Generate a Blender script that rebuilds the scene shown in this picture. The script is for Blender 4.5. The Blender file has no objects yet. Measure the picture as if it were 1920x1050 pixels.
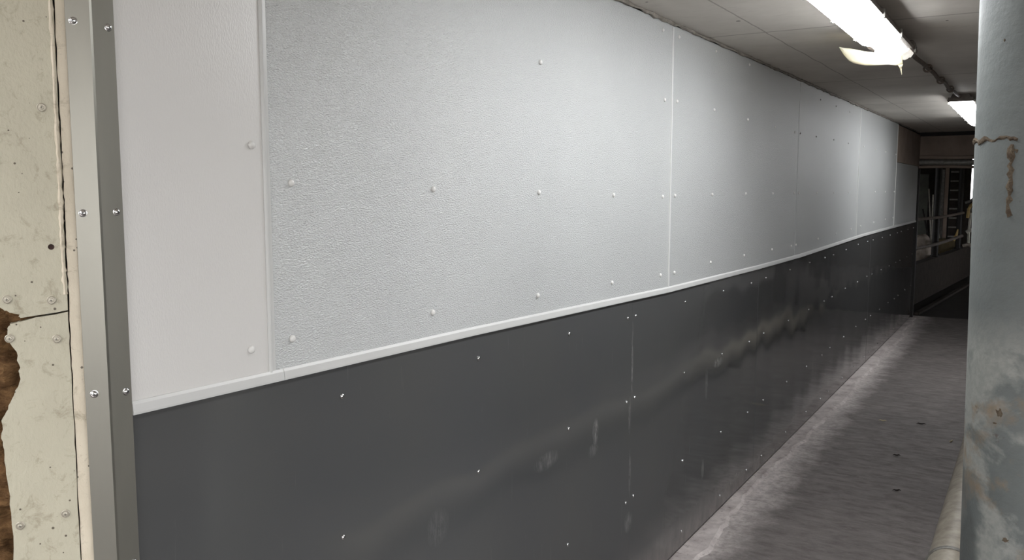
import bpy, bmesh, math, random
from mathutils import Vector, Matrix
random.seed(7)
sc = bpy.context.scene
COL = sc.collection

# ------------------------------------------------------------------ camera
cam_d = bpy.data.cameras.new('camera'); cam = bpy.data.objects.new('camera', cam_d); COL.objects.link(cam)
cam.location = (1.456, 0.0, 1.8376)
YAW, PITCH = math.radians(31.4741), math.radians(6.0649)
cam.rotation_euler = (math.pi/2 - PITCH, 0, YAW)
cam_d.sensor_fit = 'HORIZONTAL'; cam_d.sensor_width = 36.0; cam_d.lens = 36.0*1600/1920
cam_d.clip_start = 0.02; cam_d.clip_end = 200
sc.camera = cam

# ------------------------------------------------------------------ world, exposure
w = bpy.data.worlds.new('world'); sc.world = w; w.use_nodes = True
wn = w.node_tree; bgn = wn.nodes['Background']
bgn.inputs[0].default_value = (0.97, 0.98, 1.0, 1); bgn.inputs[1].default_value = 2.8
sc.view_settings.view_transform = 'Standard'; sc.view_settings.look = 'None'
sc.view_settings.exposure = 1.05; sc.view_settings.gamma = 1.0
sc.view_settings.use_curve_mapping = False
LAMP = 14.0

# ------------------------------------------------------------------ materials
def lin(c):
    return tuple(((v/255)/12.92 if v/255 <= 0.04045 else ((v/255+0.055)/1.055)**2.4) for v in c)
class NT:
    def __init__(s, name):
        s.m = bpy.data.materials.new(name); s.m.use_nodes = True
        s.t = s.m.node_tree; s.b = s.t.nodes['Principled BSDF']
        s.tc = s.t.nodes.new('ShaderNodeTexCoord')
    def n(s, typ, **kw):
        x = s.t.nodes.new(typ)
        for k, v in kw.items(): setattr(x, k, v)
        return x
    def l(s, a, b): s.t.links.new(a, b)
    def mapping(s, scale=(1,1,1), loc=(0,0,0), rot=(0,0,0)):
        m = s.n('ShaderNodeMapping'); m.inputs['Scale'].default_value = scale
        m.inputs['Location'].default_value = loc; m.inputs['Rotation'].default_value = rot
        s.l(s.tc.outputs['Object'], m.inputs[0]); return m.outputs[0]
    def noise(s, scale, detail=4, rough=0.55, vec=None, dist=0.0):
        x = s.n('ShaderNodeTexNoise'); x.inputs['Scale'].default_value = scale
        x.inputs['Detail'].default_value = detail; x.inputs['Roughness'].default_value = rough
        x.inputs['Distortion'].default_value = dist
        s.l(vec if vec is not None else s.tc.outputs['Object'], x.inputs['Vector']); return x.outputs[0]
    def ramp(s, fac, stops):
        r = s.n('ShaderNodeValToRGB'); e = r.color_ramp.elements
        while len(e) < len(stops): e.new(0.5)
        for i, (p, c) in enumerate(stops):
            e[i].position = p; e[i].color = (*c, 1) if not isinstance(c, (int, float)) else (c, c, c, 1)
        s.l(fac, r.inputs[0]); return r.outputs[0]
    def math(s, op, a, b=None, clamp=False):
        x = s.n('ShaderNodeMath', operation=op); x.use_clamp = clamp
        for i, v in enumerate((a, b)):
            if v is None: continue
            if isinstance(v, (int, float)): x.inputs[i].default_value = v
            else: s.l(v, x.inputs[i])
        return x.outputs[0]
    def mix(s, fac, a, b):
        x = s.n('ShaderNodeMix', data_type='RGBA')
        if isinstance(fac, (int, float)): x.inputs[0].default_value = fac
        else: s.l(fac, x.inputs[0])
        for i, v in ((6, a), (7, b)):
            if isinstance(v, tuple): x.inputs[i].default_value = (*v, 1)
            else: s.l(v, x.inputs[i])
        return x.outputs[2]
    def bump(s, h, strength=0.3, dist=0.01, normal=None):
        x = s.n('ShaderNodeBump'); x.inputs['Strength'].default_value = strength
        x.inputs['Distance'].default_value = dist; s.l(h, x.inputs['Height'])
        if normal is not None: s.l(normal, x.inputs['Normal'])
        return x.outputs[0]
    def xyz(s):
        x = s.n('ShaderNodeSeparateXYZ'); s.l(s.tc.outputs['Object'], x.inputs[0]); return x.outputs
    def ellipse(s, cy, cz, ry, rz, soft=0.35, axes=(1, 2)):
        """1 inside an ellipse in the object's own coordinates"""
        o = s.xyz()
        a = s.math('DIVIDE', s.math('SUBTRACT', o[axes[0]], cy), ry)
        b = s.math('DIVIDE', s.math('SUBTRACT', o[axes[1]], cz), rz)
        q = s.math('ADD', s.math('MULTIPLY', a, a), s.math('MULTIPLY', b, b))
        return s.math('DIVIDE', s.math('SUBTRACT', 1.0, q), soft, clamp=True)
    def set(s, color=None, rough=None, metal=None, spec=None, normal=None):
        for k, v in (('Base Color', color), ('Roughness', rough), ('Metallic', metal), ('Specular IOR Level', spec), ('Normal', normal)):
            if v is None: continue
            i = s.b.inputs[k]
            if isinstance(v, tuple): i.default_value = (*v, 1)
            elif isinstance(v, (int, float)): i.default_value = v
            else: s.l(v, i)
        return s.m

def mat_white(name, base, emboss, rough, stretch=(1, 1, 1), specks=True):
    m = NT(name)
    v = m.mapping(scale=stretch)
    g = m.noise(270, 2, 0.5, v, 0.4)
    nrm = m.bump(g, emboss, 0.0036)
    big = m.noise(1.3, 3)
    c = m.mix(m.ramp(big, [(0.3, 0.0), (0.7, 1.0)]), lin(base), lin(tuple(x-5 for x in base)))
    if specks:
        sp = m.noise(38, 2, 0.4, m.mapping(scale=(1, 1, 0.7)))
        c = m.mix(m.math('MULTIPLY', m.ramp(sp, [(0.80, 0.0), (0.83, 1.0)]), 0.55), c, lin((95, 90, 84)))
    nrm = m.bump(m.noise(2.2, 1), 0.25, 0.02, nrm)
    return m.set(c, rough, 0, 1.0, nrm)
M_white = mat_white('white_embossed', (192, 194, 193), 1.0, 0.24, (1, 0.55, 1.2))
M_white_near = mat_white('white_grained', (210, 208, 205), 0.20, 0.38, (1, 1.2, 0.45), False)
M_strip = NT('white_plastic'); M_strip = M_strip.set(M_strip.mix(M_strip.noise(9, 3), lin((190, 190, 188)), lin((200, 200, 198))), 0.35)
M_cap = NT('white_cap').set(lin((212, 211, 208)), 0.25)

def mat_dark():
    m = NT('dark_grey_panel')
    base = m.mix(m.noise(1.5, 3), lin((82, 82, 80)), lin((74, 75, 77)))
    # faint vertical dust runs and scuffs
    runs = m.ramp(m.noise(6, 6, 0.7, m.mapping(scale=(1, 9, 0.55))), [(0.64, 0.0), (0.76, 0.55)])
    pale = lin((128, 127, 124))
    c = m.mix(m.math('MULTIPLY', runs, 0.55), base, pale)
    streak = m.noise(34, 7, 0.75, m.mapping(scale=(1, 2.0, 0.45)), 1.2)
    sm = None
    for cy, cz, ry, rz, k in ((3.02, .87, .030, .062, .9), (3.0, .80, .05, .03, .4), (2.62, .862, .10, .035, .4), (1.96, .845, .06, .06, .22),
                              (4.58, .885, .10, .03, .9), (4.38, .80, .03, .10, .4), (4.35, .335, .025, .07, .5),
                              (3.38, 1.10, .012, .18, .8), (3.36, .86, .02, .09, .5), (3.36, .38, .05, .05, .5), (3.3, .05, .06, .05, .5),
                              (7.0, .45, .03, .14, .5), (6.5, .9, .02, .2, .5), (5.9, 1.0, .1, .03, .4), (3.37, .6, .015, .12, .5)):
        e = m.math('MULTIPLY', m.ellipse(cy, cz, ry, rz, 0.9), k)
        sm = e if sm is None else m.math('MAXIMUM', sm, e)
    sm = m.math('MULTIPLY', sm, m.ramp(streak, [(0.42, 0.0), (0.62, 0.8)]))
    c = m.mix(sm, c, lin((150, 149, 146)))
    # floor reflection painted as paler colour low on the sheet, with splash dirt
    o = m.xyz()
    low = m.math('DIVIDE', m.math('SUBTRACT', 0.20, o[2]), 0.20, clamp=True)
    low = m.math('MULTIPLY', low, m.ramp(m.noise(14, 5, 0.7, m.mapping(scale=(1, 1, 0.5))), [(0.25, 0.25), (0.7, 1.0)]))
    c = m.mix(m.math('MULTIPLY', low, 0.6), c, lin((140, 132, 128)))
    # far end gets dirtier with runs
    far = m.math('DIVIDE', m.math('SUBTRACT', o[1], 11.2), 1.5, clamp=True)
    far = m.math('MULTIPLY', far, m.ramp(m.noise(5, 5, 0.6, m.mapping(scale=(1, 2.5, 0.4))), [(0.40, 0.0), (0.65, 0.5)]))
    c = m.mix(far, c, lin((120, 116, 112)))
    nrm = m.bump(m.noise(1.7, 1, 0.5, m.mapping(scale=(1, 1, 0.8))), 0.35, 0.03)
    nrm = m.bump(m.noise(300, 2), 0.03, 0.001, nrm)
    r = m.math('ADD', 0.065, m.math('MULTIPLY', m.math('ADD', sm, runs), 0.3))
    return m.set(c, r, 0, 0.5, nrm)
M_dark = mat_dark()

def mat_cream(name='old_cream_board', a=(186, 181, 162), b=(168, 163, 145)):
    m = NT(name)
    c = m.mix(m.noise(9, 5, 0.6), lin(a), lin(b))
    stain = m.ramp(m.noise(30, 7, 0.75, None, 0.6), [(0.54, 0.0), (0.72, 0.75)])
    c = m.mix(stain, c, lin((128, 118, 96)))
    sp = m.n('ShaderNodeTexVoronoi'); sp.inputs['Scale'].default_value = 42
    m.l(m.tc.outputs['Object'], sp.inputs['Vector'])
    dots = m.math('LESS_THAN', m.math('ADD', sp.outputs['Distance'], m.math('MULTIPLY', m.noise(20, 2), 0.16)), 0.155)
    c = m.mix(m.math('MULTIPLY', dots, 0.85), c, lin((58, 48, 36)))
    o = m.xyz()
    nrm = m.bump(m.noise(170, 3, 0.6, m.mapping(scale=(1, 1, 0.6))), 0.35, 0.003)
    nrm = m.bump(m.noise(18, 4), 0.4, 0.006, nrm)
    return m.set(c, 0.5, 0, 0.4, nrm)
M_cream = mat_cream()
M_foam = mat_cream('pale_foam_filler', (214, 204, 186), (180, 170, 150))
def mat_simple(name, a, b, scale, rough=0.8, bump=0.3, bd=0.01, spec=0.3, metal=0, sc3=(1, 1, 1), detail=5):
    m = NT(name); v = m.mapping(scale=sc3)
    f = m.noise(scale, detail, 0.65, v)
    c = m.mix(m.ramp(f, [(0.3, 0.0), (0.7, 1.0)]), lin(a), lin(b))
    return m.set(c, rough, metal, spec, m.bump(m.noise(scale*3, detail, 0.6, v), bump, bd))
M_wool = mat_simple('brown_mineral_wool', (150, 116, 80), (84, 60, 40), 26, 0.95, 1.0, 0.02, 0.1, 0, (1, 1, 2.2), 8)
M_trimL = mat_simple('satin_galvanised', (158, 155, 146), (148, 146, 138), 8, 0.36, 0.08, 0.002, 0.5, 0.85, (1, 1, .2))
M_crack = mat_simple('crack_dark', (70, 50, 44), (40, 30, 26), 30, 0.9)
M_screw = NT('zinc_screw').set(lin((205, 205, 205)), 0.18, 1.0)
M_screw_old = NT('old_zinc_screw').set(lin((178, 172, 158)), 0.4, 0.6)
M_slot = NT('screw_recess').set(lin((50, 50, 50)), 0.5, 0.5)
M_back = mat_simple('shade_dark_concrete', (58, 54, 50), (44, 41, 38), 5)  # concrete colour darkened so the gaps between panels look shaded
M_lampbody = mat_simple('lamp_tray_grey', (120, 112, 106), (90, 84, 80), 12, 0.5, 0.1)
M_conduit = mat_simple('dusty_conduit', (118, 106, 98), (80, 72, 66), 30, 0.7, 0.4)
M_black = mat_simple('black_steel', (34, 30, 28), (22, 20, 19), 12, 0.6, 0.2)
M_galv = mat_simple('dull_galvanised', (140, 138, 132), (104, 101, 96), 25, 0.5, 0.3, 0.004, 0.5, 0.3)
M_brown = mat_simple('dim_brown_board', (150, 134, 122), (128, 114, 104), 4, 0.8, 0.2)
M_rock = mat_simple('dark_render', (62, 55, 50), (44, 39, 35), 9, 0.9, 0.5)
M_wet = mat_simple('dark_wet_floor', (46, 42, 40), (30, 27, 26), 3, 0.6, 0.3)
M_bed = mat_simple('dusty_bedding', (150, 136, 122), (116, 104, 92), 4, 0.95, 0.5)
M_pale = mat_simple('pale_pipe', (196, 192, 180), (150, 146, 136), 14, 0.5)
M_galv_d = mat_simple('grey_green_sheet', (104, 106, 98), (84, 86, 80), 6, 0.6)
M_yellow_d = mat_simple('dull_yellow_wood', (112, 100, 74), (84, 74, 56), 8, 0.8)
M_yellow = mat_simple('worn_yellow_hose', (205, 178, 120), (160, 130, 80), 14, 0.6)
M_straw = mat_simple('dry_straw', (200, 188, 160), (170, 156, 126), 60, 0.8)
M_leaf = mat_simple('dark_chip', (48, 40, 38), (30, 26, 24), 60, 0.8)
M_bag = mat_simple('pale_sack', (170, 160, 150), (120, 110, 102), 9, 0.8)

def mat_ceiling():
    m = NT('ceiling_concrete')
    v = m.mapping(scale=(1, 1, 1))
    c = m.mix(m.ramp(m.noise(2.2, 5, 0.6), [(0.3, 0.0), (0.7, 1.0)]), lin((212, 206, 198)), lin((192, 186, 178)))
    grain = m.noise(24, 5, 0.7, m.mapping(scale=(0.35, 1.6, 1)))
    c = m.mix(m.ramp(grain, [(0.58, 0.0), (0.8, 0.5)]), c, lin((150, 143, 135)))
    o = m.xyz()
    wob = m.math('MULTIPLY', m.math('SUBTRACT', m.noise(3, 2), 0.5), 0.03)
    lines = None
    def band(d, wdt):
        return m.math('LESS_THAN', m.math('ABSOLUTE', d), wdt)
    for x0 in (0.29, 1.49, 2.69):
        b_ = band(m.math('ADD', m.math('SUBTRACT', o[0], x0), wob), 0.004)
        lines = b_ if lines is None else m.math('MAXIMUM', lines, b_)
    for y0 in (-2.5, -.25, 2.0, 4.26, 6.52, 8.55, 10.7, 12.6):
        b_ = band(m.math('ADD', m.math('SUBTRACT', o[1], y0), wob), 0.008)
        lines = m.math('MAXIMUM', lines, b_)
    c = m.mix(m.math('MULTIPLY', lines, 0.5), c, lin((98, 90, 84)))
    sp = m.n('ShaderNodeTexVoronoi'); sp.inputs['Scale'].default_value = 3.2
    m.l(m.tc.outputs['Object'], sp.inputs['Vector'])
    dots = m.math('LESS_THAN', sp.outputs['Distance'], 0.035)
    c = m.mix(m.math('MULTIPLY', dots, 0.8), c, lin((50, 44, 40)))
    nrm = m.bump(grain, 0.25, 0.006)
    return m.set(c, 0.8, 0, 0.25, nrm)
M_ceil = mat_ceiling()

def mat_floor():
    m = NT('floor_concrete')
    f1 = m.noise(1.6, 6, 0.65)
    c = m.mix(m.ramp(f1, [(0.3, 0.0), (0.7, 1.0)]), lin((124, 118, 115)), lin((100, 95, 93)))
    f2 = m.noise(11, 8, 0.72, m.mapping(scale=(0.6, 1.5, 1)), 0.3)
    c = m.mix(m.ramp(f2, [(0.42, 0.0), (0.68, 0.75)]), c, lin((82, 75, 74)))
    f3 = m.noise(46, 6, 0.75, m.mapping(scale=(0.5, 1.4, 1)))
    c = m.mix(m.ramp(f3, [(0.55, 0.0), (0.72, 0.45)]), c, lin((152, 144, 140)))
    # sandy dust that has settled beside the wall
    o = m.xyz()
    edge = m.math('MULTIPLY', m.math('SUBTRACT', m.noise(3.5, 6, 0.7), 0.5), 0.42)
    d = m.math('SUBTRACT', 1.0, m.math('DIVIDE', m.math('SUBTRACT', m.math('ADD', o[0], edge), 0.11), 0.20), clamp=True)
    patch = m.ramp(m.noise(26, 6, 0.75), [(0.30, 0.25), (0.62, 1.0)])
    c = m.mix(m.math('MULTIPLY', m.math('MULTIPLY', d, patch), 0.95), c, lin((205, 196, 193)))
    h = m.math('ADD', m.noise(60, 6, 0.7), m.math('MULTIPLY', f2, 1.5))
    r = m.ramp(f2, [(0.3, 0.55), (0.7, 0.85)])
    return m.set(c, r, 0, 0.35, m.bump(h, 0.45, 0.008))
M_floor = mat_floor()
def mat_fillet():
    m = NT('mortar_strip')
    c = m.mix(m.ramp(m.noise(5, 6, 0.7), [(0.35, 0.0), (0.65, 1.0)]), lin((160, 151, 149)), lin((204, 196, 193)))
    c = m.mix(m.ramp(m.noise(30, 6, 0.7), [(0.55, 0.0), (0.7, 0.6)]), c, lin((104, 94, 92)))
    return m.set(c, 0.85, 0, 0.2, m.bump(m.noise(40, 6, 0.7), 0.5, 0.01))
M_fillet = mat_fillet()
def mat_column():
    m = NT('column_concrete')
    c = m.mix(m.ramp(m.noise(3.2, 5, 0.6), [(0.3, 0.0), (0.7, 1.0)]), lin((106, 110, 108)), lin((82, 86, 85)))
    blot = m.ramp(m.noise(4.4, 6, 0.62, m.mapping(loc=(3, 1, 2.2)), 0.3), [(0.46, 0.0), (0.54, 0.85)])
    o = m.xyz()
    lowm = m.math('DIVIDE', m.math('SUBTRACT', 1.55, o[2]), 0.12, clamp=True)
    c = m.mix(m.math('MULTIPLY', blot, lowm), c, lin((140, 141, 136)))
    spots = m.ramp(m.noise(17, 4, 0.6), [(0.70, 0.0), (0.74, 0.8)])
    c = m.mix(spots, c, lin((74, 68, 62)))
    br = m.math('MULTIPLY', m.ramp(m.noise(7, 5, 0.6, m.mapping(loc=(5, 5, 5))), [(0.56, 0.0), (0.66, 0.7)]), lowm)
    c = m.mix(br, c, lin((122, 104, 82)))
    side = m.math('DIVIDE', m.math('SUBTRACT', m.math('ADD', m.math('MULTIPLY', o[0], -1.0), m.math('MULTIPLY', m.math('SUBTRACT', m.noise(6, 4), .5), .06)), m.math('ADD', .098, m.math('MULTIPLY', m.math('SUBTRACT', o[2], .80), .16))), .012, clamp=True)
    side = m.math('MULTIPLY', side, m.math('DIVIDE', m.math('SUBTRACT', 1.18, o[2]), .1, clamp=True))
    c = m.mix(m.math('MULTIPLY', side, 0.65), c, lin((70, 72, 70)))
    fine = m.ramp(m.noise(70, 3, 0.6), [(0.4, 0.0), (0.6, 0.25)])
    c = m.mix(fine, c, lin((92, 98, 98)))
    return m.set(c, 0.55, 0, 0.4, m.bump(m.noise(22, 6, 0.65), 0.35, 0.008))
M_column = mat_column()
M_rust = mat_simple('rust_crust', (112, 102, 88), (76, 64, 54), 40, 0.95, 1.0, 0.01, 0.1)
def mat_emit(name, col, s, dirt=0.0):
    m = NT(name); b = m.b
    b.inputs['Base Color'].default_value = (0.8, 0.8, 0.78, 1)
    b.inputs['Roughness'].default_value = 0.3
    b.inputs['Emission Strength'].default_value = s
    if dirt:
        c = m.mix(m.ramp(m.noise(14, 5, 0.7), [(0.35, 0.0), (0.7, 1.0)]), tuple(col), tuple(v*dirt for v in col))
        m.l(c, b.inputs['Emission Color'])
    else: b.inputs['Emission Color'].default_value = (*col, 1)
    return m.m
M_lamp = mat_emit('lit_diffuser', (0.965, 0.985, 1.0), LAMP)
M_lampend = mat_emit('lit_dirty_diffuser', (1.0, 0.95, 0.86), 0.50, 0.6)
def mat_plastic():
    m = NT('yellowed_clear_plastic')
    tr = m.n('ShaderNodeBsdfTranslucent'); tr.inputs[0].default_value = (0.95, 0.9, 0.76, 1)
    mx = m.n('ShaderNodeMixShader'); mx.inputs[0].default_value = 0.75
    m.b.inputs['Base Color'].default_value = (0.88, 0.85, 0.74, 1); m.b.inputs['Roughness'].default_value = 0.3
    out = m.t.nodes['Material Output']
    m.l(m.b.outputs[0], mx.inputs[1]); m.l(tr.outputs[0], mx.inputs[2]); m.l(mx.outputs[0], out.inputs[0])
    return m.m
M_plastic = mat_plastic()

# ------------------------------------------------------------------ helpers
def obj(name, bm, mats, parent=None, smooth=False, bevel=0):
    me = bpy.data.meshes.new(name)
    bmesh.ops.recalc_face_normals(bm, faces=bm.faces[:])
    bm.to_mesh(me); bm.free()
    for m in (mats if isinstance(mats, (list, tuple)) else [mats]): me.materials.append(m)
    if smooth:
        for p in me.polygons: p.use_smooth = True
        try: me.set_sharp_from_angle(angle=math.radians(40))
        except Exception: pass
    o = bpy.data.objects.new(name, me); COL.objects.link(o)
    if parent: o.parent = parent
    if bevel:
        b = o.modifiers.new('bevel', 'BEVEL'); b.width = bevel; b.segments = 2; b.limit_method = 'ANGLE'
    return o
def tag(o, label, cat, group=None, kind=None):
    o['label'] = label; o['category'] = cat
    if group: o['group'] = group
    if kind: o['kind'] = kind
    return o
def struct(o, label=None):
    o['kind'] = 'structure'
    if label: o['label'] = label
    return o
def empty(name, loc=(0, 0, 0), rz=0):
    o = bpy.data.objects.new(name, None); COL.objects.link(o); o.location = loc; o.rotation_euler = (0, 0, rz)
    o.empty_display_size = 0.05; return o
def box(bm, a, b, mi=0):
    x0, y0, z0 = a; x1, y1, z1 = b
    v = [bm.verts.new(p) for p in ((x0,y0,z0),(x1,y0,z0),(x1,y1,z0),(x0,y1,z0),(x0,y0,z1),(x1,y0,z1),(x1,y1,z1),(x0,y1,z1))]
    for f in ((0,3,2,1),(4,5,6,7),(0,1,5,4),(1,2,6,5),(2,3,7,6),(3,0,4,7)):
        bm.faces.new([v[i] for i in f]).material_index = mi
    return bm
def boxes(*L):
    bm = bmesh.new()
    for a, b in L: box(bm, a, b)
    return bm
def prism(bm, pts, place):
    """pts: 2-D outline; place(p, side) -> 3-D for the two sides (0 and 1)"""
    n = len(pts)
    A = [bm.verts.new(place(p, 0)) for p in pts]; B = [bm.verts.new(place(p, 1)) for p in pts]
    fa = bm.faces.new(A); fb = bm.faces.new(B[::-1]); bm.normal_update()
    for i in range(n): bm.faces.new((A[i], B[i], B[(i+1) % n], A[(i+1) % n]))
    bmesh.ops.triangulate(bm, faces=[f for f in (fa, fb) if len(f.verts) > 4])
    return bm
def yz_prism(pts, x0, x1):
    return prism(bmesh.new(), pts, lambda p, s: ((x0, x1)[s], p[0], p[1]))
def tube(bm, pts, r, seg=14, cap=True, wob=0.0, mi=0):
    P = [Vector(p) for p in pts]; rings = []
    R = r if isinstance(r, (list, tuple)) else [r]*len(P)
    up = Vector((0, 0, 1))
    for i, p in enumerate(P):
        t = (P[min(i+1, len(P)-1)] - P[max(i-1, 0)]).normalized()
        ref = up if abs(t.dot(up)) < 0.9 else Vector((1, 0, 0))
        a = t.cross(ref).normalized(); b = t.cross(a).normalized()
        rings.append([bm.verts.new(p + (a*math.cos(k*2*math.pi/seg) + b*math.sin(k*2*math.pi/seg))*R[i]*(1+random.uniform(-wob, wob))) for k in range(seg)])
    for i in range(len(rings)-1):
        for k in range(seg):
            bm.faces.new((rings[i][k], rings[i][(k+1) % seg], rings[i+1][(k+1) % seg], rings[i+1][k])).material_index = mi
    if cap:
        bm.faces.new(rings[0][::-1]).material_index = mi; bm.faces.new(rings[-1]).material_index = mi
    return bm
def lathe(bm, prof, M, seg=20, mi=0):
    """prof: (radius, height) pairs along the local +Z of matrix M; first and last radius 0 close it"""
    rings = []
    for r, h in prof:
        if r == 0: rings.append([bm.verts.new(M @ Vector((0, 0, h)))])
        else: rings.append([bm.verts.new(M @ Vector((r*math.cos(k*2*math.pi/seg), r*math.sin(k*2*math.pi/seg), h))) for k in range(seg)])
    for a, b in zip(rings, rings[1:]):
        for k in range(seg):
            k2 = (k+1) % seg
            q = [a[k % len(a)], a[k2 % len(a)], b[k2 % len(b)], b[k % len(b)]]
            u = []
            for v in q:
                if v not in u: u.append(v)
            bm.faces.new(u).material_index = mi
    return bm
TO_X = Matrix.Rotation(math.pi/2, 4, 'Y')          # local +Z -> world +X

# screw heads: shared meshes
def screw_mesh(kind):
    bm = bmesh.new()
    if kind == 'zinc':      # domed pan head on a small washer with a cross recess
        lathe(bm, [(0, 0), (.0072, 0), (.0072, .0012), (.0062, .0014), (.0058, .0030), (.0045, .0044), (.0025, .0052), (0, .0054)], TO_X, 20)
        for a in (0.5, 0.5+math.pi/2):
            c, s = math.cos(a)*.0026, math.sin(a)*.0026
            tube(bm, [(.0052, -c, -s), (.0052, c, s)], .0005, 6, True, 0, 1)
        return bm
    if kind == 'cap':       # white snap cap over a screw
        lathe(bm, [(0, 0), (.0088, 0), (.0088, .0015), (.0078, .0042), (.0052, .0062), (.0025, .0070), (0, .0072)], TO_X, 20)
        return bm
    if kind == 'old':       # broad washer with a sunken round head
        lathe(bm, [(0, 0), (.0078, 0), (.0078, .0018), (.0066, .0024), (.0058, .0014), (.0040, .0014), (.0036, .0034), (.0018, .0040), (0, .0040)], TO_X, 20)
        for a in (0.2, 0.2+math.pi/2):
            c, s = math.cos(a)*.0022, math.sin(a)*.0022
            tube(bm, [(.0037, -c, -s), (.0037, c, s)], .0005, 6, True, 0, 1)
        return bm
_sc = {}
def screw(kind, name, parent, loc, rz=0, spin=0, mats=None):
    if kind not in _sc:
        o = obj(name, screw_mesh(kind), mats, parent, smooth=True); _sc[kind] = o
    else:
        o = _sc[kind].copy(); o.name = name; COL.objects.link(o); o.parent = parent
    o.location = loc; o.rotation_euler = (spin, 0, 0) if rz == 0 else (0, 0, rz)
    return o
ZM, CM, OM = [M_screw, M_slot], [M_cap], [M_screw_old, M_slot]

# ------------------------------------------------------------------ the setting
def ceil_z(y): return 2.590 + 0.0045*(y-3.2)
Y0, YE = -4.0, 13.52
# floor: one slab of the whole building
bm = bmesh.new(); box(bm, (-2.2, Y0, -0.15), (4.75, 13.62, 0.0)); struct(obj('floor', bm, M_floor), 'rough dusty grey concrete passage floor')
bm = bmesh.new(); box(bm, (-4.15, 13.62, -0.15), (1.5, 22.05, -0.004)); struct(obj('floor_far', bm, M_wet), 'dark wet floor beyond the doorway')
bm = bmesh.new(); box(bm, (1.5, 13.62, -0.15), (4.75, 22.05, 0)); struct(obj('floor_side', bm, M_floor))
# ceiling
bm = bmesh.new()
A = [(-0.25, Y0-.15), (4.75, Y0-.15), (4.75, 22.05), (-0.25, 22.05)]
prism(bm, A, lambda p, s: (p[0], p[1], ceil_z(p[1]) + 0.16*s)); struct(obj('ceiling', bm, M_ceil), 'grey concrete slab ceiling with board joints')
# backing wall behind the cladding
bm = bmesh.new(); prism(bm, [(-0.012, 1.0), (-0.012, YE), (-0.25, YE), (-0.25, 1.0)], lambda p, s: (p[0], p[1], (0.0, ceil_z(p[1]))[s]))
struct(obj('wall_left', bm, M_back))

# dark lower panels -------------------------------------------------------
SEAM = [(0.982, 1.408), (1.368, 1.402), (2.146, 1.391), (3.781, 1.356), (5.321, 1.343), (6.421, 1.342), (9.043, 1.372), (11.2, 1.376), (13.42, 1.374)]
def seam_z(y):
    for (a, za), (b, zb) in zip(SEAM, SEAM[1:]):
        if y <= b: return za + (zb-za)*(y-a)/(b-a)
    return SEAM[-1][1]
def seam_pts(a, b): return [(a, seam_z(a))] + [(y, z) for y, z in SEAM if a < y < b] + [(b, seam_z(b))]
dark_edges = [0.945, 3.370, 5.340, 7.490, 9.580, 11.750, 13.42]
dark_screws = [
  [(1.563,1.323),(2.178,1.314),(2.785,1.303),(3.321,1.292),(1.556,.959),(2.175,.952),(2.786,.941),(3.323,.927),(1.556,.497),(2.175,.492),(2.784,.488),(3.327,.478),(1.56,.1),(2.18,.1),(2.79,.1),(3.32,.1)],
  [(3.407,1.292),(4.022,1.283),(4.633,1.275),(5.177,1.268),(3.409,.93),(4.029,.925),(4.634,.919),(5.168,.907),(3.414,.482),(4.034,.471),(4.653,.467),(5.179,.462),(3.42,.1),(4.041,.098),(4.664,.09),(5.19,.09)],
  [(5.502,1.272),(6.129,1.273),(6.742,1.279),(7.30,1.279),(5.493,.913),(6.14,.91),(6.77,.913),(7.328,.915),(5.531,.465),(6.148,.466),(6.764,.468),(7.327,.462),(5.53,.09),(6.168,.092),(6.805,.098),(7.33,.09)],
  [(7.650,1.279),(8.225,1.288),(8.823,1.304),(9.376,1.304),(7.653,.916),(8.251,.930),(8.883,.931),(9.422,.939),(7.648,.474),(8.272,.475),(8.889,.487),(9.451,.486),(7.65,.09),(8.27,.09),(8.88,.09),(9.44,.09)],
  [(9.712,1.303),(10.337,1.298),(10.951,1.298),(11.56,1.3),(9.742,.937),(10.367,.933),(10.981,.931),(11.55,.931),(9.76,.486),(10.383,.480),(11.036,.483),(11.581,.471),(9.75,.09),(10.37,.09),(11.0,.09),(11.57,.09)],
  [(11.95,1.3),(12.6,1.3),(13.2,1.3),(11.93,.93),(12.6,.93),(13.2,.93),(11.919,.476),(12.6,.48),(13.2,.48)]]
dark_labels = ['nearest dark grey wall panel, bordering the metal corner trim',
  'dark grey wall panel with wavy pale smears, second from the corner trim',
  'dark grey glossy wall panel, third from the corner trim',
  'dark grey glossy wall panel below the narrow white panel, fourth from the corner trim',
  'dark grey glossy wall panel, next to last before the far doorway',
  'dirt-streaked dark grey wall panel at the far doorway']
for i in range(6):
    a, b = dark_edges[i]+.0015, dark_edges[i+1]-.0015
    th = 0.0012*(i % 2)
    top = [(y, z+.004) for y, z in seam_pts(a, b)]
    e = empty('wall_panel', (0, a, 0.0))
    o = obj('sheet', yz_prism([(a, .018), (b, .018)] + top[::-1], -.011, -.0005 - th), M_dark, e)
    o.matrix_parent_inverse = Matrix.Translation((0, -a, 0))
    tag(e, dark_labels[i], 'wall panel', 'dark grey lower wall panels')
    for (y, z) in dark_screws[i]:
        screw('zinc', 'screw_head', e, (0 - th, y - a, z), 0, random.uniform(0, 3), ZM)

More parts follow.
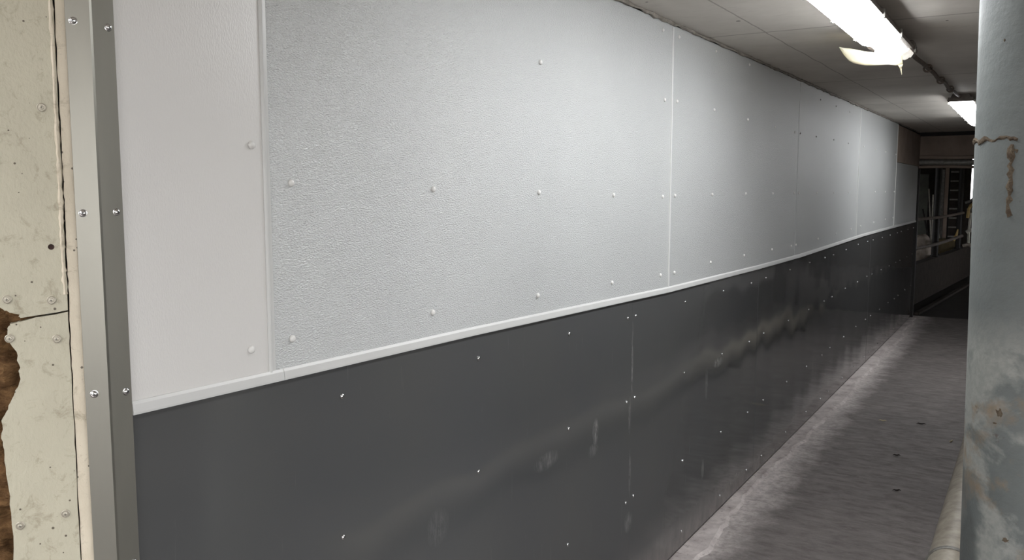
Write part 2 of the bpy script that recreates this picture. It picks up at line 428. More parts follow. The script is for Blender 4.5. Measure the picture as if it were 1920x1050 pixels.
# white upper panels ------------------------------------------------------
white_edges = [0.945, 1.338, 3.789, 6.251, 8.680, 11.200]
mid = lambda ys, z: [(y, z) for y in ys]
white_screws = [
  [(1.298,1.933),(1.279,1.487),(1.30,2.38)],
  [(1.410,1.852),(1.951,1.838),(2.553,1.827),(3.161,1.814),(3.692,1.804),(1.401,1.493),(1.943,1.487),(2.548,1.472),(3.156,1.460),(3.683,1.445),(3.696,2.239),(2.561,2.264),(3.66,2.54)],
  [(3.847,1.808),(4.392,1.81),(4.999,1.812),(5.60,1.81),(6.17,1.81),(3.86,1.443),(4.392,1.453),(5.0,1.450),(5.624,1.447),(6.136,1.442),(3.850,2.246),(4.391,2.248),(4.999,2.24),(5.60,2.235),(6.130,2.231),(4.394,2.547),(4.999,2.553),(3.86,2.54)],
  [(6.31,1.81),(6.9,1.81),(7.55,1.81),(8.2,1.81),(6.276,1.442),(6.286,2.232),(6.801,2.236),(7.460,2.245),(8.1,2.245),(7.0,1.45),(7.7,1.46),(8.4,1.47),(6.9,2.52),(7.5,2.52),(8.1,2.52)],
  [(8.9,2.25),(9.6,2.25),(10.3,2.25),(11.1,2.25),(8.9,1.48),(9.7,1.49),(10.5,1.50),(11.1,1.50),(11.1,1.81),(9.7,1.81),(10.4,1.81)]]
white_labels = ['narrow smooth white wall panel beside the metal corner trim',
  'largest and nearest embossed white wall panel, with small scuff marks',
  'white wall panel between the light upright strip and the dark open joint',
  'white wall panel just past the dark open joint, with dark screw heads',
  'bright white wall panel lit by the far lamp',]
dents = {3}
for i in range(5):
    a, b = white_edges[i]+.002, white_edges[i+1]-.002
    if i == 2: b -= .006
    e = empty('wall_panel', (0, a, 1.40))
    bot = [(y, z+.006) for y, z in seam_pts(max(a, .983), b)]; bot[0] = (a, bot[0][1])
    pts = bot + [(b, ceil_z(b)-.012), (a, ceil_z(a)-.012)]
    th = .0 if i else -.0005
    o = obj('sheet', yz_prism(pts, -.011, -.0005 + th), M_white if i else M_white_near, e)
    o.matrix_parent_inverse = Matrix.Translation((0, -a, -1.40))
    tag(e, white_labels[i], 'wall panel', 'white upper wall panels')
    for (y, z) in white_screws[i]:
        if i in dents and z > 2: screw('zinc', 'screw_head', e, (0, y - a, z - 1.40), 0, 0, ZM)
        else: screw('cap', 'screw_cap', e, (0, y - a, z - 1.40), 0, 0, CM)
# last grey-white panel, lower, with a rounded top corner, and brown board above it
a, b = 11.205, 13.40
pts = [(a, 1.384), (b, 1.384)] + [(b-.07+.07*math.cos(t), 2.09+.07*math.sin(t)) for t in [k*math.pi/12 for k in range(7)]] + [(a, 2.16)]
o = obj('wall_panel', yz_prism(pts, -.011, -.001), M_white); tag(o, 'low off-white wall panel with rounded corner at the far doorway', 'wall panel', 'white upper wall panels')
o = obj('wall_board', yz_prism([(a, 2.165), (YE-.04, 2.165), (YE-.04, 2.60), (a, 2.60)], -.011, .004), M_brown)
tag(o, 'dim brown-grey board high on the wall beside the far doorway', 'board')

# upright joint strips on the white wall
def joint(y, z0, z1, wv, ridge, label, nm='joint_strip'):
    bm = bmesh.new()
    prof = [(-.001, -wv/2), (.0015, -wv/2), (.0035, -wv/2+ridge*.3), (.004, -wv/2+ridge*.6), (.0015, -wv/2+ridge), (.0008, wv/2), (-.001, wv/2)]
    prism(bm, prof, lambda p, s: (p[0], y + p[1], (z0, z1)[s]))
    return tag(obj(nm, bm, M_strip, None, False), label, 'joint strip', 'upright joint strips')
joint(1.338, 1.424, ceil_z(1.34)-.01, .020, .011, 'upright white joint strip nearest the metal corner trim')
joint(3.789, seam_z(3.789)+.02, ceil_z(3.8)-.02, .016, .008, 'thin upright white joint strip left of the broken lamp, in mid wall')
joint(8.680, seam_z(8.68)+.02, ceil_z(8.7)-.02, .022, .012, 'upright white joint strip just past the far half of the wall')
joint(11.203, seam_z(11.2)+.02, ceil_z(11.2)-.02, .026, .014, 'upright white joint strip farthest away, before the brown board')

# horizontal white capping strip where dark and white meet
def cap_strip(a, b, label):
    bm = bmesh.new()
    prof = [(-.001, .000), (.007, .000), (.0075, .004), (.0055, .020), (.0020, .026), (-.001, .026)]
    ys = [p[0] for p in seam_pts(a, b)]
    rings = [[bm.verts.new((x, y, seam_z(y)+z)) for x, z in prof] for y in ys]
    n = len(prof)
    for r0, r1 in zip(rings, rings[1:]):
        for k in range(n): bm.faces.new((r0[k], r0[(k+1) % n], r1[(k+1) % n], r1[k]))
    bm.faces.new(rings[0]); bm.faces.new(rings[-1][::-1])
    return tag(obj('capping_strip', bm, M_strip), label, 'strip', 'white capping strips')
cap_strip(0.9825, 1.3675, 'short white capping strip beside the metal corner trim, under the narrow panel')
cap_strip(1.369, 13.40, 'long white capping strip running along the whole wall above the dark panels')

# ceiling caulk line
bm = bmesh.new()
ys = [1.0 + i*.05 for i in range(int(12.3/.05))]
tube(bm, [(.004+random.uniform(-.002, .003), y, ceil_z(y)-.005+random.uniform(-.004, .003)) for y in ys], [.007+random.uniform(-.003, .005) for _ in ys], 7, True, .25)
struct(obj('trim_1', bm, mat_simple('old_sealant', (150, 144, 136), (112, 106, 99), 20, 0.8, 0.5), None, True), 'uneven grey filler bead between wall panels and ceiling')
# mortar strip at the foot of the wall
bm = bmesh.new(); ys = [1.0 + i*.06 for i in range(int(12.4/.06))]
prev = None
rs = random.Random(3); wid = .075
for y in ys:
    wid = min(.13, max(.045, wid + rs.uniform(-.018, .018)))
    hh = .007+rs.uniform(0, .004)
    ring = [bm.verts.new(p) for p in ((-.01, y, -.004), (-.01, y, .006), (.02, y, .007), (wid*.65, y, hh), (wid*.9, y, hh+rs.uniform(.001, .006)), (wid+rs.uniform(.004, .012), y, .001), (wid+.012, y, -.004))]
    if prev:
        for k in range(7): bm.faces.new((prev[k], prev[(k+1) % 7], ring[(k+1) % 7], ring[k]))
    else: bm.faces.new(ring)
    prev = ring
bm.faces.new(prev[::-1])
struct(obj('baseboard_left', bm, M_fillet, None, False), 'pale uneven mortar strip along the foot of the wall')

# ------------------------------------------------------------------ near corner: trim and old cream cladding
PH = math.radians(35)
ux, uy = -math.sin(PH), -math.cos(PH)             # along the old wall, away from the corner
nx, ny = math.cos(PH), -math.sin(PH)              # out of it
CX, CY = 0.0, 0.935
def old(s, z, off): return (CX + ux*s + nx*off, CY + uy*s + ny*off, z)
ZT = 2.545
def old_prism(pts, o0, o1): return prism(bmesh.new(), pts, lambda p, sd: old(p[0], p[1], (o0, o1)[sd]))
# metal corner trim, one folded sheet
tr = empty('corner_trim', (0.004, 0.935, 0.0))
bm = bmesh.new()
prof = [(.0045, .935+.046), (.0060, .935+.0455), (.0062, .938), (.0072, .9345), ]
p1 = old(.002, 0, .0062); p2 = old(.036, 0, .0060); p3 = old(.0365, 0, .0045); p4 = old(.001, 0, .0038)
prof = [(.0035, .9815), (.0052, .9815), (.0058, .939), (.0068, .9335), (p2[0], p2[1]), (p3[0], p3[1]), (.0045, .9345), (.0040, .939)]
prism(bm, prof, lambda p, sd: (p[0]-.004, p[1]-.935, (.0, ZT)[sd]))
obj('folded_sheet', bm, M_trimL, tr)
tag(tr, 'satin grey folded metal trim up the near corner of the wall', 'corner trim')
for y, z in ((.969, 2.129), (.968, 1.796), (.970, 1.457), (.969, 1.12), (.969, .78), (.969, .44), (.969, 2.46)):
    screw('zinc', 'screw_head', tr, (.0050-.004, y-.935, z), 0, random.uniform(0, 3), ZM)
for s, z in ((.024, 2.133), (.0245, 1.795), (.0215, 1.462), (.024, 1.12), (.024, .78), (.024, .44), (.024, 2.46)):
    p = old(s, z, .0055); screw('zinc', 'screw_head', tr, (p[0]-.004, p[1]-.935, z), math.atan2(ny, nx), 0, ZM)

# backing, wool, foam filler and the old boards
bm = old_prism([(.0, 0), (.75, 0), (.75, 2.55), (.0, 2.55)], -.13, -.06)
struct(obj('wall_near', bm, M_back))
bm = bmesh.new()
NS, NZ = 40, 130
g = [[None]*(NZ+1) for _ in range(NS+1)]
for i in range(NS+1):
    for k in range(NZ+1):
        s = .10 + .45*i/NS; z = 1.0 + 0.75*k/NZ
        d = -.036 + .009*math.sin(s*93+z*41)*math.sin(z*67-s*31) + random.uniform(-.004, .004)
        g[i][k] = bm.verts.new(old(s, z, d))
for i in range(NS):
    for k in range(NZ): bm.faces.new((g[i][k], g[i+1][k], g[i+1][k+1], g[i][k+1]))
bk = [bm.verts.new(old(s, z, -.059)) for s, z in ((.10, 1.0), (.55, 1.0), (.55, 1.75), (.10, 1.75))]
bm.faces.new(bk[::-1])
bm.faces.new([bk[0], bk[1]] + [g[i][0] for i in range(NS, -1, -1)])
bm.faces.new([bk[3], bk[2]] + [g[i][NZ] for i in range(NS, -1, -1)])
bm.faces.new([bk[0], bk[3]] + [g[0][k] for k in range(NZ, -1, -1)])
bm.faces.new([bk[1], bk[2]] + [g[NS][k] for k in range(NZ, -1, -1)])
tag(obj('insulation_wool', bm, M_wool, None, True), 'brown fibrous insulation showing through the broken cream boards', 'insulation')

def rough_line(pts, amp, n=6, seed=1):
    r = random.Random(seed); out = []
    for (a, za), (b, zb) in zip(pts, pts[1:]):
        for k in range(n):
            t = k/n; out.append((a+(b-a)*t + r.uniform(-amp, amp), za+(zb-za)*t + r.uniform(-amp, amp)*.6))
    out.append(pts[-1]); return out
crack = [(.0545, 2.55), (.0545, 2.168), (.0550, 2.002), (.0550, 1.890), (.0560, 1.795), (.0570, 1.727), (.0565, 1.640)]
crack2 = [(.0575, 1.614), (.0580, 1.502), (.0582, 1.351), (.0600, 1.145), (.060, .9), (.060, 0.02)]
def shift(L, d): return [(s+d, z) for s, z in L]
joint_line = [(.0575, 1.6195), (.078, 1.616), (.110, 1.6125), (.134, 1.6095)]
hole_up = [(.134, 1.6095), (.137, 1.617), (.152, 1.622), (.160, 1.628), (.170, 1.638), (.176, 1.655), (.185, 1.70), (.24, 1.73), (.34, 1.72), (.45, 1.70), (.55, 1.71), (.70, 1.70)]
up = rough_line(crack, .0008, 8, 2)[:-1] + joint_line + rough_line(hole_up, .0022, 4, 3) + [(.70, 2.55)]
e = empty('old_wall_board', old(.06, 1.62, 0)); inv = Matrix.Translation(old(.06, 1.62, 0)).inverted()
o = obj('board', old_prism(up, -.016, -.0), M_cream, e); o.matrix_parent_inverse = inv
tag(e, 'upper cream weathered board left of the corner trim, above the crack', 'wall board', 'old cream boards')
e1 = e; e1_loc = Vector(old(.06, 1.62, 0))
hole_lo = [(.134, 1.6025), (.150, 1.600), (.155, 1.590), (.154, 1.570), (.143, 1.548), (.140, 1.520), (.140, 1.500), (.151, 1.471), (.163, 1.445), (.172, 1.425), (.174, 1.395), (.171, 1.365), (.171, 1.316), (.166, 1.255), (.167, 1.165), (.170, 1.03), (.19, .95), (.30, .92), (.42, .94), (.55, .93), (.70, .94)]
lo = shift(rough_line(crack2, .0007, 8, 5), .0)[::-1]
lo = lo + [(.0575, 1.6165), (.078, 1.6125), (.110, 1.609)] + rough_line(hole_lo, .0018, 4, 9) + [(.70, .02)]
e = empty('old_wall_board', old(.06, .02, 0)); inv = Matrix.Translation(old(.06, .02, 0)).inverted()
o = obj('board', old_prism(lo, -.018, -.0015), M_cream, e); o.matrix_parent_inverse = inv
tag(e, 'lower cream weathered board with broken edge over brown insulation', 'wall board', 'old cream boards')
e2_loc = Vector(old(.06, .02, 0))
for par, pl, L in ((e1, e1_loc, [(.081, 1.981), (.152, 1.644), (.083, 1.639), (.079, 2.33), (.155, 2.33)]), (e, e2_loc, [(.152, 1.574), (.078, 1.568), (.154, 1.229), (.080, 1.240), (.155, .9), (.08, .9)])):
    for s, z in L:
        p = Vector(old(s, z, .0002 if par is e1 else -.0014)) - pl
        screw('old', 'screw_head', par, p, math.atan2(ny, nx), 0, OM)
# drilled hole in the upper board
bm = bmesh.new(); mt = Matrix.Translation(Vector(old(.0785, 1.735, .0003))) @ Matrix.Rotation(math.atan2(ny, nx), 4, 'Z') @ TO_X
lathe(bm, [(0, 0), (.0052, 0), (.0046, .0006), (.0030, -.0002), (0, -.0004)], mt, 14)
o = obj('drill_hole', bm, M_crack, e1, True); o.matrix_parent_inverse = Matrix.Translation(e1_loc).inverted()
# foam filler strip between boards and trim; raised bead where the crack is
fil = rough_line(shift(crack, -.0022), .0009, 8, 12)[:-1] + rough_line(shift(crack2, -.0020), .0009, 8, 13)
bm = old_prism(fil + [(.012, .02), (.012, 2.55)], -.018, -.001)
tag(obj('filler_strip', bm, M_foam), 'narrow pale filler strip between the cream boards and the corner trim', 'filler')
bm = bmesh.new()
cl = rough_line(crack, .0006, 10, 21) ; cl = [(s+.004, z) for s, z in cl if z > 1.64]
tube(bm, [old(s, z, -.001) for s, z in cl], [.0034+random.uniform(-.0013, .0016) for _ in cl], 7, True, .2)
tag(obj('sealant_bead', bm, M_foam, None, True), 'lumpy sealant bead along the upright crack in the cream boards', 'sealant')

# ------------------------------------------------------------------ lamps on the ceiling
def lamp(cx, ya, yb, label, broken=False, name='ceiling_lamp'):
    zc = ceil_z((ya+yb)/2) - .003
    W2 = .094
    t = empty(name, (cx, (ya+yb)/2, zc))
    def loc(bm): bmesh.ops.translate(bm, verts=bm.verts[:], vec=(-cx, -(ya+yb)/2, -zc)); return bm
    bm = bmesh.new()
    prof = [(-W2, zc-.062), (-W2-.004, zc-.050), (-W2+.02, zc-.034), (-.06, zc), (.06, zc), (W2-.02, zc-.034), (W2+.004, zc-.050), (W2, zc-.062)]
    prism(bm, prof, lambda p, s: (cx+p[0], (ya, yb)[s], p[1])); obj('body', loc(bm), M_lampbody, t)
    cut = yb - .55 if broken else yb - .03
    def cov(y0, y1, mat, nm, k=1.0, rag=False):
        bm = bmesh.new(); N = 14; rings = []
        ys_ = [y0, y0+.02] + [y0 + (y1-y0)*i/8 for i in range(1, 8)] + [y1-.02, y1]
        ys_ = sorted(set(ys_))
        for j, y in enumerate(ys_):
            q = .82 if (j in (0, len(ys_)-1)) else 1.0
            ring = []
            for i in range(N+1):
                a = math.pi*i/N
                x = -math.cos(a); z = -abs(math.sin(a))**.55
                x = math.copysign(abs(x)**.75, x)
                dz = random.uniform(-.006, .006) if rag and 2 < i < N-2 and j > 3 else 0
                ring.append(bm.verts.new((cx + x*(W2-.006)*k, y, zc-.052 + z*.046*k*q + dz)))
            rings.append(ring)
        for r0, r1 in zip(rings, rings[1:]):
            for i in range(N): bm.faces.new((r0[i], r0[i+1], r1[i+1], r1[i]))
            bm.faces.new((r0[N], r0[0], r1[0], r1[N]))
        bm.faces.new(rings[0]); bm.faces.new(rings[-1][::-1])
        return obj(nm, loc(bm), mat, t, True)
    cov(ya+.03, cut, M_lamp, 'diffuser')
    if broken:
        cov(cut+.012, yb-.20, M_lamp, 'diffuser', .74)
        cov(yb-.19, yb-.02, M_lampend, 'end_piece', .92, True)['label'] = 'dirty broken end of the diffuser'
    n = 6
    for i in range(n):
        for sx in (-1, 1):
            y = ya + .12 + (yb-ya-.24)*i/(n-1)
            bm = boxes(((cx+sx*(W2+.005)-.004, y-.012, zc-.075), (cx+sx*(W2+.005)+.004, y+.012, zc-.040)))
            obj('clip', loc(bm), M_galv, t)
    for y, s in ((ya, -1), (yb, 1)):
        bm = boxes(((cx-W2+.002, min(y, y+s*.006), zc-.066), (cx+W2-.002, max(y, y+s*.006), zc-.030)))
        obj('end_plate', loc(bm), M_lampbody, t)
    return t
L1 = lamp(0.802, 2.10, 4.86, 'lit twin strip lamp with broken diffuser end, nearer of the two', True)
L2 = lamp(0.882, 7.93, 10.60, 'lit strip lamp on the ceiling toward the far doorway, half behind the column')
# unseen lamp added behind the camera to brighten the near wall
L0 = lamp(0.795, -2.9, -0.5, 'added lit strip lamp, unseen behind the viewpoint')
# broken-off piece of diffuser hanging from the near lamp
fl = empty('hanging_cover_piece', (0.75, 4.45, 2.50))
bm = bmesh.new()
cols = [((.607, 2.518), (.607, 2.516)), ((.620, 2.517), (.618, 2.490)), ((.640, 2.515), (.636, 2.463)), ((.665, 2.512), (.655, 2.452)), ((.70, 2.506), (.70, 2.444)), ((.747, 2.500), (.740, 2.446)),
        ((.775, 2.496), (.768, 2.450)), ((.80, 2.49), (.795, 2.452)), ((.825, 2.485), (.825, 2.448)), ((.85, 2.50), (.85, 2.46))]
grid = []
for i, ((x0, z0), (x1, z1)) in enumerate(cols):
    grid.append([bm.verts.new((x0+(x1-x0)*k/6-.75, (4.40+.03*i-4.45) - .012*math.sin(math.pi*k/6) + random.uniform(-.003, .003) + .03*k/6, z0+(z1-z0)*k/6-2.50+random.uniform(-.0015, .0015))) for k in range(7)])
for a_, b_ in zip(grid, grid[1:]):
    for k in range(6): bm.faces.new((a_[k], a_[k+1], b_[k+1], b_[k]))
o = obj('cover_shard', bm, M_plastic, fl, True); s_ = o.modifiers.new('t', 'SOLIDIFY'); s_.thickness = .003
bm = bmesh.new(); tube(bm, [(.09, .26, -.045), (.092, .27, -.062), (.096, .28, -.092)], [.012, .004, .0012], 8); obj('drip', bm, M_plastic, fl, True)
tag(fl, 'yellowed broken cover piece hanging off the end of the near lamp', 'lamp cover')
for t, lb in ((L1, 'long lit strip lamp with a broken cover end, nearer one in view'), (L2, 'lit strip lamp near the far doorway, partly hidden by the column'), (L0, 'lit strip lamp of the ceiling row behind the viewpoint')):
    tag(t, lb, 'lamp', 'ceiling strip lamps')

# conduit between the lamps
cd = empty('ceiling_conduit', (0.83, 4.9, 2.57))
bm = bmesh.new(); pts = []
for i in range(26):
    y = 4.88 + (7.98-4.88)*i/25
    pts.append((.825+.045*(i/25) + .004*math.sin(i*1.3) - .83, y-4.9, ceil_z(y)-.022+.004*math.sin(i*.9)-2.57))
tube(bm, pts, .0125, 10); obj('pipe', bm, M_conduit, cd, True)
for y in (5.9, 6.62, 7.25):
    x = .825+.045*(y-4.88)/3.1
    bm = bmesh.new(); N = 12
    tube(bm, [(x-.83+.022*math.cos(k*math.pi*2/N), y-4.9, ceil_z(y)-.024-2.57+.022*math.sin(k*math.pi*2/N)) for k in range(N+1)], .007, 6)
    obj('clip', bm, M_conduit, cd, True)
bm = boxes(((-.045, -.02, -.045), (.045, .09, .028))); obj('junction_box', bm, M_lampbody, cd, False, .006)
tag(cd, 'thin brown conduit with round clips joining the two ceiling lamps', 'conduit')

# ------------------------------------------------------------------ round column and rail on the right
cb = empty('concrete_column', (1.509, 2.493, 0.0)); cb.rotation_euler = (0, math.radians(-1.05), 0)
bm = bmesh.new(); R = .16; NS = 64; NZ = 60
rings = [[bm.verts.new((R*math.cos(k*2*math.pi/NS), R*math.sin(k*2*math.pi/NS), 2.66*j/NZ)) for k in range(NS)] for j in range(NZ+1)]
for a_, b_ in zip(rings, rings[1:]):
    for k in range(NS): bm.faces.new((a_[k], a_[(k+1) % NS], b_[(k+1) % NS], b_[k]))
bm.faces.new(rings[0]); bm.faces.new(rings[-1][::-1])
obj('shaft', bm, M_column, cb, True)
def on_col(ang, z, off=0.0): return ((R+off)*math.cos(ang), (R+off)*math.sin(ang), z)
bm = bmesh.new(); rs = random.Random(5)
tube(bm, [on_col(math.radians(a), 1.960+.003*math.sin(a*.3)+rs.uniform(-.002, .002), -.002) for a in range(172, 249, 3)], [.0055+rs.uniform(-.002, .002) for _ in range(172, 249, 3)], 7, True, .3)
tg = obj('rust_ring', bm, M_rust, cb, True)
bm = bmesh.new()
pts = [(math.radians(242)+rs.uniform(-.02, .02), 1.945-.01*i) for i in range(18)]
tube(bm, [on_col(a, z, -.002) for a, z in pts], [max(.003, .0055+rs.uniform(-.002, .003)) for _ in pts], 7, True, .3)
obj('rust_run', bm, M_rust, cb, True)
for a0, z0, ry, rz in ((241, 1.298, .018, .018), (250, .985, .016, .011), (246, 1.93, .009, .009), (232, 2.19, .004, .006), (237, 1.27, .009, .004)):
    bm = bmesh.new(); m_ = Matrix.Translation(Vector(on_col(math.radians(a0), z0, -.0028))) @ Matrix.Rotation(math.radians(a0), 4, 'Z') @ TO_X
    P = []
    for k in range(18):
        q = rs.uniform(.45, 1.0); P.append((q*rz*math.cos(k*math.pi/9), q*ry*math.sin(k*math.pi/9)))
    c0 = bm.verts.new(m_ @ Vector((0, 0, .004))); mid_ = [bm.verts.new(m_ @ Vector((x*.6, y*.6, .0035))) for x, y in P]; rim = [bm.verts.new(m_ @ Vector((x, y, -.001))) for x, y in P]
    for k in range(18):
        k2 = (k+1) % 18; bm.faces.new((c0, mid_[k], mid_[k2])); bm.faces.new((mid_[k], rim[k], rim[k2], mid_[k2]))
    obj('rust_patch', bm, M_rust, cb, True)
tag(cb, 'grey round concrete column with a rusty ring, close on the right', 'column')

rl = empty('kerb_pipe', (1.215, 4.2, 0))
bm = bmesh.new(); tube(bm, [(0, y-4.2, .125+.0015*math.sin(y*3)) for y in [2.8+.25*i for i in range(40)]], .10, 32)
obj('pipe', bm, mat_simple('worn_beige_pipe', (168, 160, 146), (124, 116, 104), 12, 0.5, 0.35, 0.004, 0.5), rl, True)
bm = bmesh.new(); tube(bm, [(0, -.015, .125), (0, .012, .125)], .107, 32); obj('collar', bm, M_galv, rl, True, .004)
for y in (3.2, 5.9, 8.6, 11.3):
    bm = bmesh.new(); prism(bm, [(-.11, 0), (.11, 0), (.11, .06), (.07, .05), (0, .028), (-.07, .05), (-.09, .055)], lambda p, s_: (p[0], y-4.2+.05*s_, p[1]))
    obj('saddle', bm, M_black, rl)
tag(rl, 'low beige horizontal pipe near the floor beside the round column', 'pipe')

# small litter on the floor
for (x, y, ln, a, m_, nm, lb, ct) in ((1.02, 6.86, .06, .3, M_straw, 'straw', 'pale straw on the passage floor, left of the column', 'straw'),
        (.823, 5.543, .05, 1.1, M_leaf, 'wood_chip', 'dark curled chip on the floor, nearest of the litter', 'debris'),
        (.779, 7.262, .07, 1.3, M_leaf, 'wood_chip', 'dark chip on the floor, farthest of the litter', 'debris'),
        (.726, 6.297, .05, 1.2, M_leaf, 'wood_chip', 'dark chip in the middle of the floor litter', 'debris'),
        (.507, 7.205, .06, 1.4, M_straw, 'straw', 'pale straw on the floor toward the wall', 'straw')):
    bm = bmesh.new()
    tube(bm, [(math.sin(a)*t*ln, math.cos(a)*t*ln, .005+.006*math.sin(t*6)**2) for t in [-.5, -.3, -.1, .1, .3, .5]], [.001, .004, .005, .005, .004, .001], 6)
    o = obj(nm, bm, m_, None, True); o.location = (x, y, 0); tag(o, lb, ct)

# ------------------------------------------------------------------ far doorway and pen
bm = bmesh.new()
box(bm, (-.25, YE, 2.30), (4.599, YE+.15, ceil_z(YE)))
struct(obj('wall_far', bm, M_brown), 'brown board header over the far doorway')
o = obj('header_seam', boxes(((.205, YE-.012, 2.30), (.235, YE-.001, 2.62))), M_brown); tag(o, 'upright batten on the brown header above the far doorway', 'batten')
bm = boxes(((-.01, YE-.10, 2.585), (4.6, YE-.03, 2.632))); o = obj('steel_beam', bm, M_black); tag(o, 'dark steel beam under the ceiling above the far doorway', 'beam')
for z, r, lb in ((2.285, .028, 'upper thin grey pipe across the top of the far doorway'), (2.213, .040, 'thick pale pipe across the top of the far doorway'), (2.150, .020, 'lowest brown pipe across the top of the far doorway')):
    bm = bmesh.new(); tube(bm, [(x*.2+.0, YE-.05, z+.006*math.sin(x*1.1+z*9)) for x in range(0, 23)], r, 14)
    tag(obj('overhead_pipe', bm, M_brown if r < .03 else M_galv, None, True), lb, 'pipe', 'pipes over the far doorway')
bm = boxes(((-.012, YE-.10, 0), (.02, YE-.02, 2.12))); tag(obj('door_post', bm, M_black), 'black upright at the left edge of the far doorway', 'post')

# low feed wall that carries on past the doorway, with posts and rails; the pen lies to its left
def lw(y): return -.10 + .36*(y-15.3)/4.6
bm = prism(bmesh.new(), [(lw(13.7), 13.7), (lw(21.9), 21.9), (lw(21.9)-.14, 21.9), (lw(13.7)-.14, 13.7)], lambda p, s: (p[0], p[1], (0, .64)[s]))
tag(obj('low_wall', bm, M_rock), 'low dark wall running on past the far doorway', 'low wall')
bm = prism(bmesh.new(), [(lw(13.7)+.30, 13.7), (lw(21.8)+.30, 21.8), (lw(21.8)+.24, 21.8), (lw(13.7)+.24, 13.7)], lambda p, s: (p[0], p[1], (0, .035)[s]))
tag(obj('kerb', bm, M_rock), 'thin kerb on the dark floor beside the low wall', 'kerb')
def post(y, r, label):
    bm = bmesh.new(); tube(bm, [(0, 0, .64), (0, 0, 2.5)], r, 16); tube(bm, [(0, 0, .64), (0, 0, .67)], r*1.4, 16)
    o = obj('pen_post', bm, M_black, None, True); o.location = (lw(y)-.07, y, 0); return tag(o, label, 'post', 'dark posts in the pen')
post(16.9, .055, 'thick black post on the low wall, in the middle of the far doorway')
post(19.4, .050, 'black post on the low wall, right of the slatted rack')
def rail(z, r, label, m_, ya=13.75):
    bm = bmesh.new(); tube(bm, [(lw(y)-.07+.085, y, z+.01*math.sin(y*1.4)) for y in [ya+.5*i for i in range(12)]], r, 12)
    return tag(obj('pen_rail', bm, m_, None, True), label, 'rail', 'pen rails')
rail(1.36, .026, 'upper rail on the posts beyond the far doorway', M_conduit)
rail(.90, .028, 'lower dark rail on the posts beyond the far doorway', M_lampbody)
# pipework standing on the low wall by the column edge
bp = empty('bent_pipes', (.27, 20.0, .64))
def bpart(nm, pts, r, m_):
    bm = bmesh.new(); tube(bm, [(x-.27, y-20.0, z-.64) for x, y, z in pts], r, 12); return obj(nm, bm, m_, bp, True)
bpart('foot', [(.20, 20.0, .66), (.29, 20.0, .70), (.36, 20.0, .67)], .045, M_bag)
bpart('upright', [(.30, 20.0, .68), (.295, 20.0, .95), (.305, 20.0, 1.2), (.31, 20.0, 1.36)], .026, M_pale)
bpart('valve', [(.25, 20.0, .95), (.30, 20.0, .99), (.36, 20.0, 1.0)], .040, M_pale)
bpart('elbow', [(.24, 20.0, 1.40), (.31, 20.0, 1.41), (.38, 20.0, 1.42)], .045, M_galv)
bpart('hose', [(.26, 19.97, 1.25), (.27, 19.97, 1.42), (.31, 19.97, 1.52), (.36, 19.97, 1.62)], .030, M_yellow)
bpart('arm', [(.20, 20.0, 1.56), (.28, 20.0, 1.59), (.36, 20.0, 1.66), (.60, 20.0, 1.70)], .028, M_galv)
tag(bp, 'bent pale pipes and a yellowish hose at the column edge', 'pipes')
bm = bmesh.new(); tube(bm, [(0, 0, 0), (.05, 0, .11), (.07, 0, .22)], [.035, .025, .012], 10)
o = obj('yellow_strap', bm, M_yellow, None, True); o.location = (lw(19.0)-.10, 19.0, .83); tag(o, 'short yellow strap hanging on the lower rail beside the right post', 'strap')
# pen: bedding, back wall, sheets, tools, rack
bm = prism(bmesh.new(), [(-4.0, 13.75), (lw(13.75)-.145, 13.75), (lw(21.85)-.145, 21.85), (-4.0, 21.85)], lambda p, s: (p[0], p[1], (.0, .42)[s]))
struct(obj('floor_pen', bm, M_bed), 'dusty raised pen floor')
def board(x0, x1, y, z0, z1, m_, lb, nm='hanging_sheet', ct='sheet'):
    return tag(obj(nm, boxes(((x0, y, z0), (x1, y+.03, z1))), m_), lb, ct)
board(-.98, -.66, 21.6, .42, 2.18, M_galv_d, 'grey-green sheet standing at the left back of the pen')
board(-.39, -.33, 21.5, .42, 2.28, M_galv, 'narrow pale upright plank behind the tools in the pen', 'plank', 'plank')
board(-.31, -.235, 21.4, .42, 2.50, M_brown, 'reddish brown upright plank beside the rack in the pen', 'plank', 'plank')
rk = empty('slatted_rack', (-.1, 21.5, .42))
for x in (-.12, .12):
    bm = boxes(((x-.018, -.02, 0), (x+.018, .02, 1.95))); obj('upright', bm, M_black, rk)
for k in range(9):
    bm = boxes(((-.10, -.12, .15+.205*k), (.10, .10, .18+.205*k))); obj('shelf', bm, M_galv, rk)
tag(rk, 'dark slatted rack like a ladder at the back of the pen', 'rack')
for x, y, z1, lean, m_, lb in ((-.62, 21.2, 1.85, .12, M_pale, 'pale long tool handle leaning in the pen, leftmost'),
                               (-.52, 21.1, 1.72, .03, M_pale, 'upright pale tool handle between the leaning ones'),
                               (-.70, 21.0, 1.40, .22, M_black, 'black tool handle leaning beside the pale ones'),
                               (-.42, 20.9, 1.20, .16, M_pale, 'slanting pale tool handle behind the black post')):
    t = empty('long_handled_tool', (x, y, .42))
    bm = bmesh.new(); tube(bm, [(lean, 0, .02), (0, .10, z1-.42)], .016, 10); obj('handle', bm, m_, t, True)
    bm = boxes(((lean-.05, -.02, 0), (lean+.05, .01, .18))); obj('blade', bm, M_galv, t, False, .01)
    tag(t, lb, 'tool', 'tools in the pen')
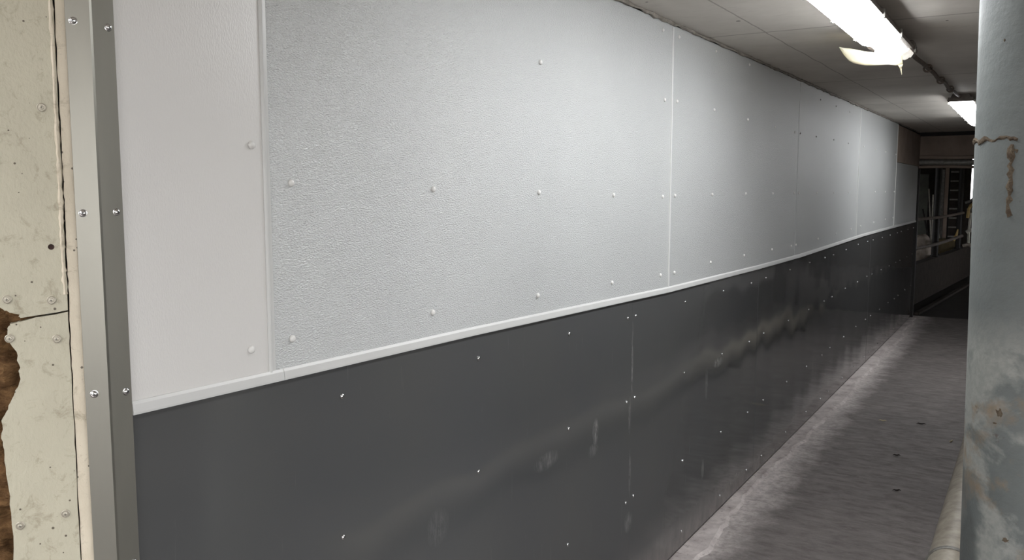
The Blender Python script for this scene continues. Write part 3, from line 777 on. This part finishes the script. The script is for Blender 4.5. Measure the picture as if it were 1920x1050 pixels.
def sack(x, y, sx, sy, sz, label, z=.42, m_=None):
    bm = bmesh.new(); bmesh.ops.create_icosphere(bm, subdivisions=3, radius=1)
    for v in bm.verts:
        v.co.x = math.copysign(abs(v.co.x)**.7, v.co.x)*sx; v.co.y = math.copysign(abs(v.co.y)**.7, v.co.y)*sy
        v.co.z = max(0, math.copysign(abs(v.co.z)**.7, v.co.z)*sz + sz*.95) + .01*math.sin(v.co.x*30)
    o = obj('feed_sack', bm, m_ or M_bag, None, True); o.location = (x, y, z); return tag(o, label, 'sack', 'sacks in the pen')
sack(-.34, 17.6, .17, .16, .30, 'pale slumped sack left in the pen')
sack(-.30, 18.6, .10, .14, .16, 'smaller pale sack behind the black post')
bm = boxes(((-.30, 20.3, .42), (.05, 20.6, .78))); tag(obj('wooden_crate', bm, M_yellow_d), 'dull yellowish crate low at the back of the pen under the rack', 'crate')
# shell of the far building
struct(obj('wall_back', boxes(((-4.0, 21.9, 0), (.17, 22.05, 2.68)), ((.215, 21.9, 0), (4.6, 22.05, 2.68)), ((.17, 21.9, 0), (.215, 22.05, 1.6))), M_rock))
struct(obj('wall_pen_left', boxes(((-4.15, YE, 0), (-4.0, 21.9, 1.0)), ((-4.15, YE, 2.0), (-4.0, 21.9, 2.68)), ((-4.15, YE, 1.0), (-4.0, 15.0, 2.0)), ((-4.15, 17.0, 1.0), (-4.0, 21.9, 2.0)), ((-4.0, YE, 0), (-.25, YE+.12, 2.68))), M_rock))
bm = prism(bmesh.new(), [(-4.15, YE), (-.255, YE), (-.255, 22.05), (-4.15, 22.05)], lambda p, s: (p[0], p[1], (2.68, 2.8)[s]))
struct(obj('ceiling_pen', bm, M_rock))
# open side on the right: kerb wall, posts and rails (seen mirrored in the dark panels)
bm = boxes(((1.95, Y0, 0), (2.10, 13.4, .45))); tag(obj('kerb_wall', bm, M_back), 'low concrete wall along the open right side, mirrored in the panels', 'low wall')
for k, (px_, y) in enumerate(((1.95, 14.0), (1.8, 16.6), (2.3, 18.4))):
    bm = bmesh.new(); tube(bm, [(0, 0, 0), (0, 0, ceil_z(y)-.01)], .09, 20)
    o = obj('stall_post', bm, M_black, None, True); o.location = (px_, y, 0)
    tag(o, ['nearest', 'middle', 'farthest'][k] + ' dark post standing right of the far doorway, mirrored in the panels', 'post', 'posts right of the doorway')
for z in (.85, 1.25):
    bm = bmesh.new(); tube(bm, [(2.03, y, z) for y in (2.0, 6.0, 10.0, 13.4)], .022, 12)
    tag(obj('stall_rail', bm, M_galv, None, True), 'steel rail between the dark posts, %s of two' % ('lower' if z < 1 else 'upper'), 'rail', 'rails on the right side wall')
# unseen side of the barn, its openings shaped to steer daylight and reflections: low wall, header and piers on the far right, solid farther on; the yard outside
XR = 4.6
struct(obj('wall_right', boxes(((XR, Y0, 0), (XR+.15, 3.0, .40)), ((XR, Y0, 2.42), (XR+.15, 3.0, 2.75)), ((XR, 3.0, 0), (XR+.15, 16.0, 2.75)), ((XR, 16.0, 0), (XR+.15, 20.5, .9)), ((XR, 16.0, 1.7), (XR+.15, 20.5, 2.75)), ((XR, 20.5, 0), (XR+.15, 21.9, 2.75))), M_rock))
struct(obj('wall_rear', boxes(((-2.2, Y0-.15, 0), (1.0, Y0, 2.75)), ((3.4, Y0-.15, 0), (XR+.15, Y0, 2.75)), ((1.0, Y0-.15, 2.1), (3.4, Y0, 2.75))), M_rock))  # unseen rear wall, partly closed to hold daylight off the cream boards
struct(obj('ground', boxes(((XR+.15, -30, -.2), (40, 50, -.02)), ((-30, -30, -.2), (XR+.15, Y0-.15, -.02))), mat_simple('yard_gravel', (128, 124, 116), (104, 100, 92), 3)))
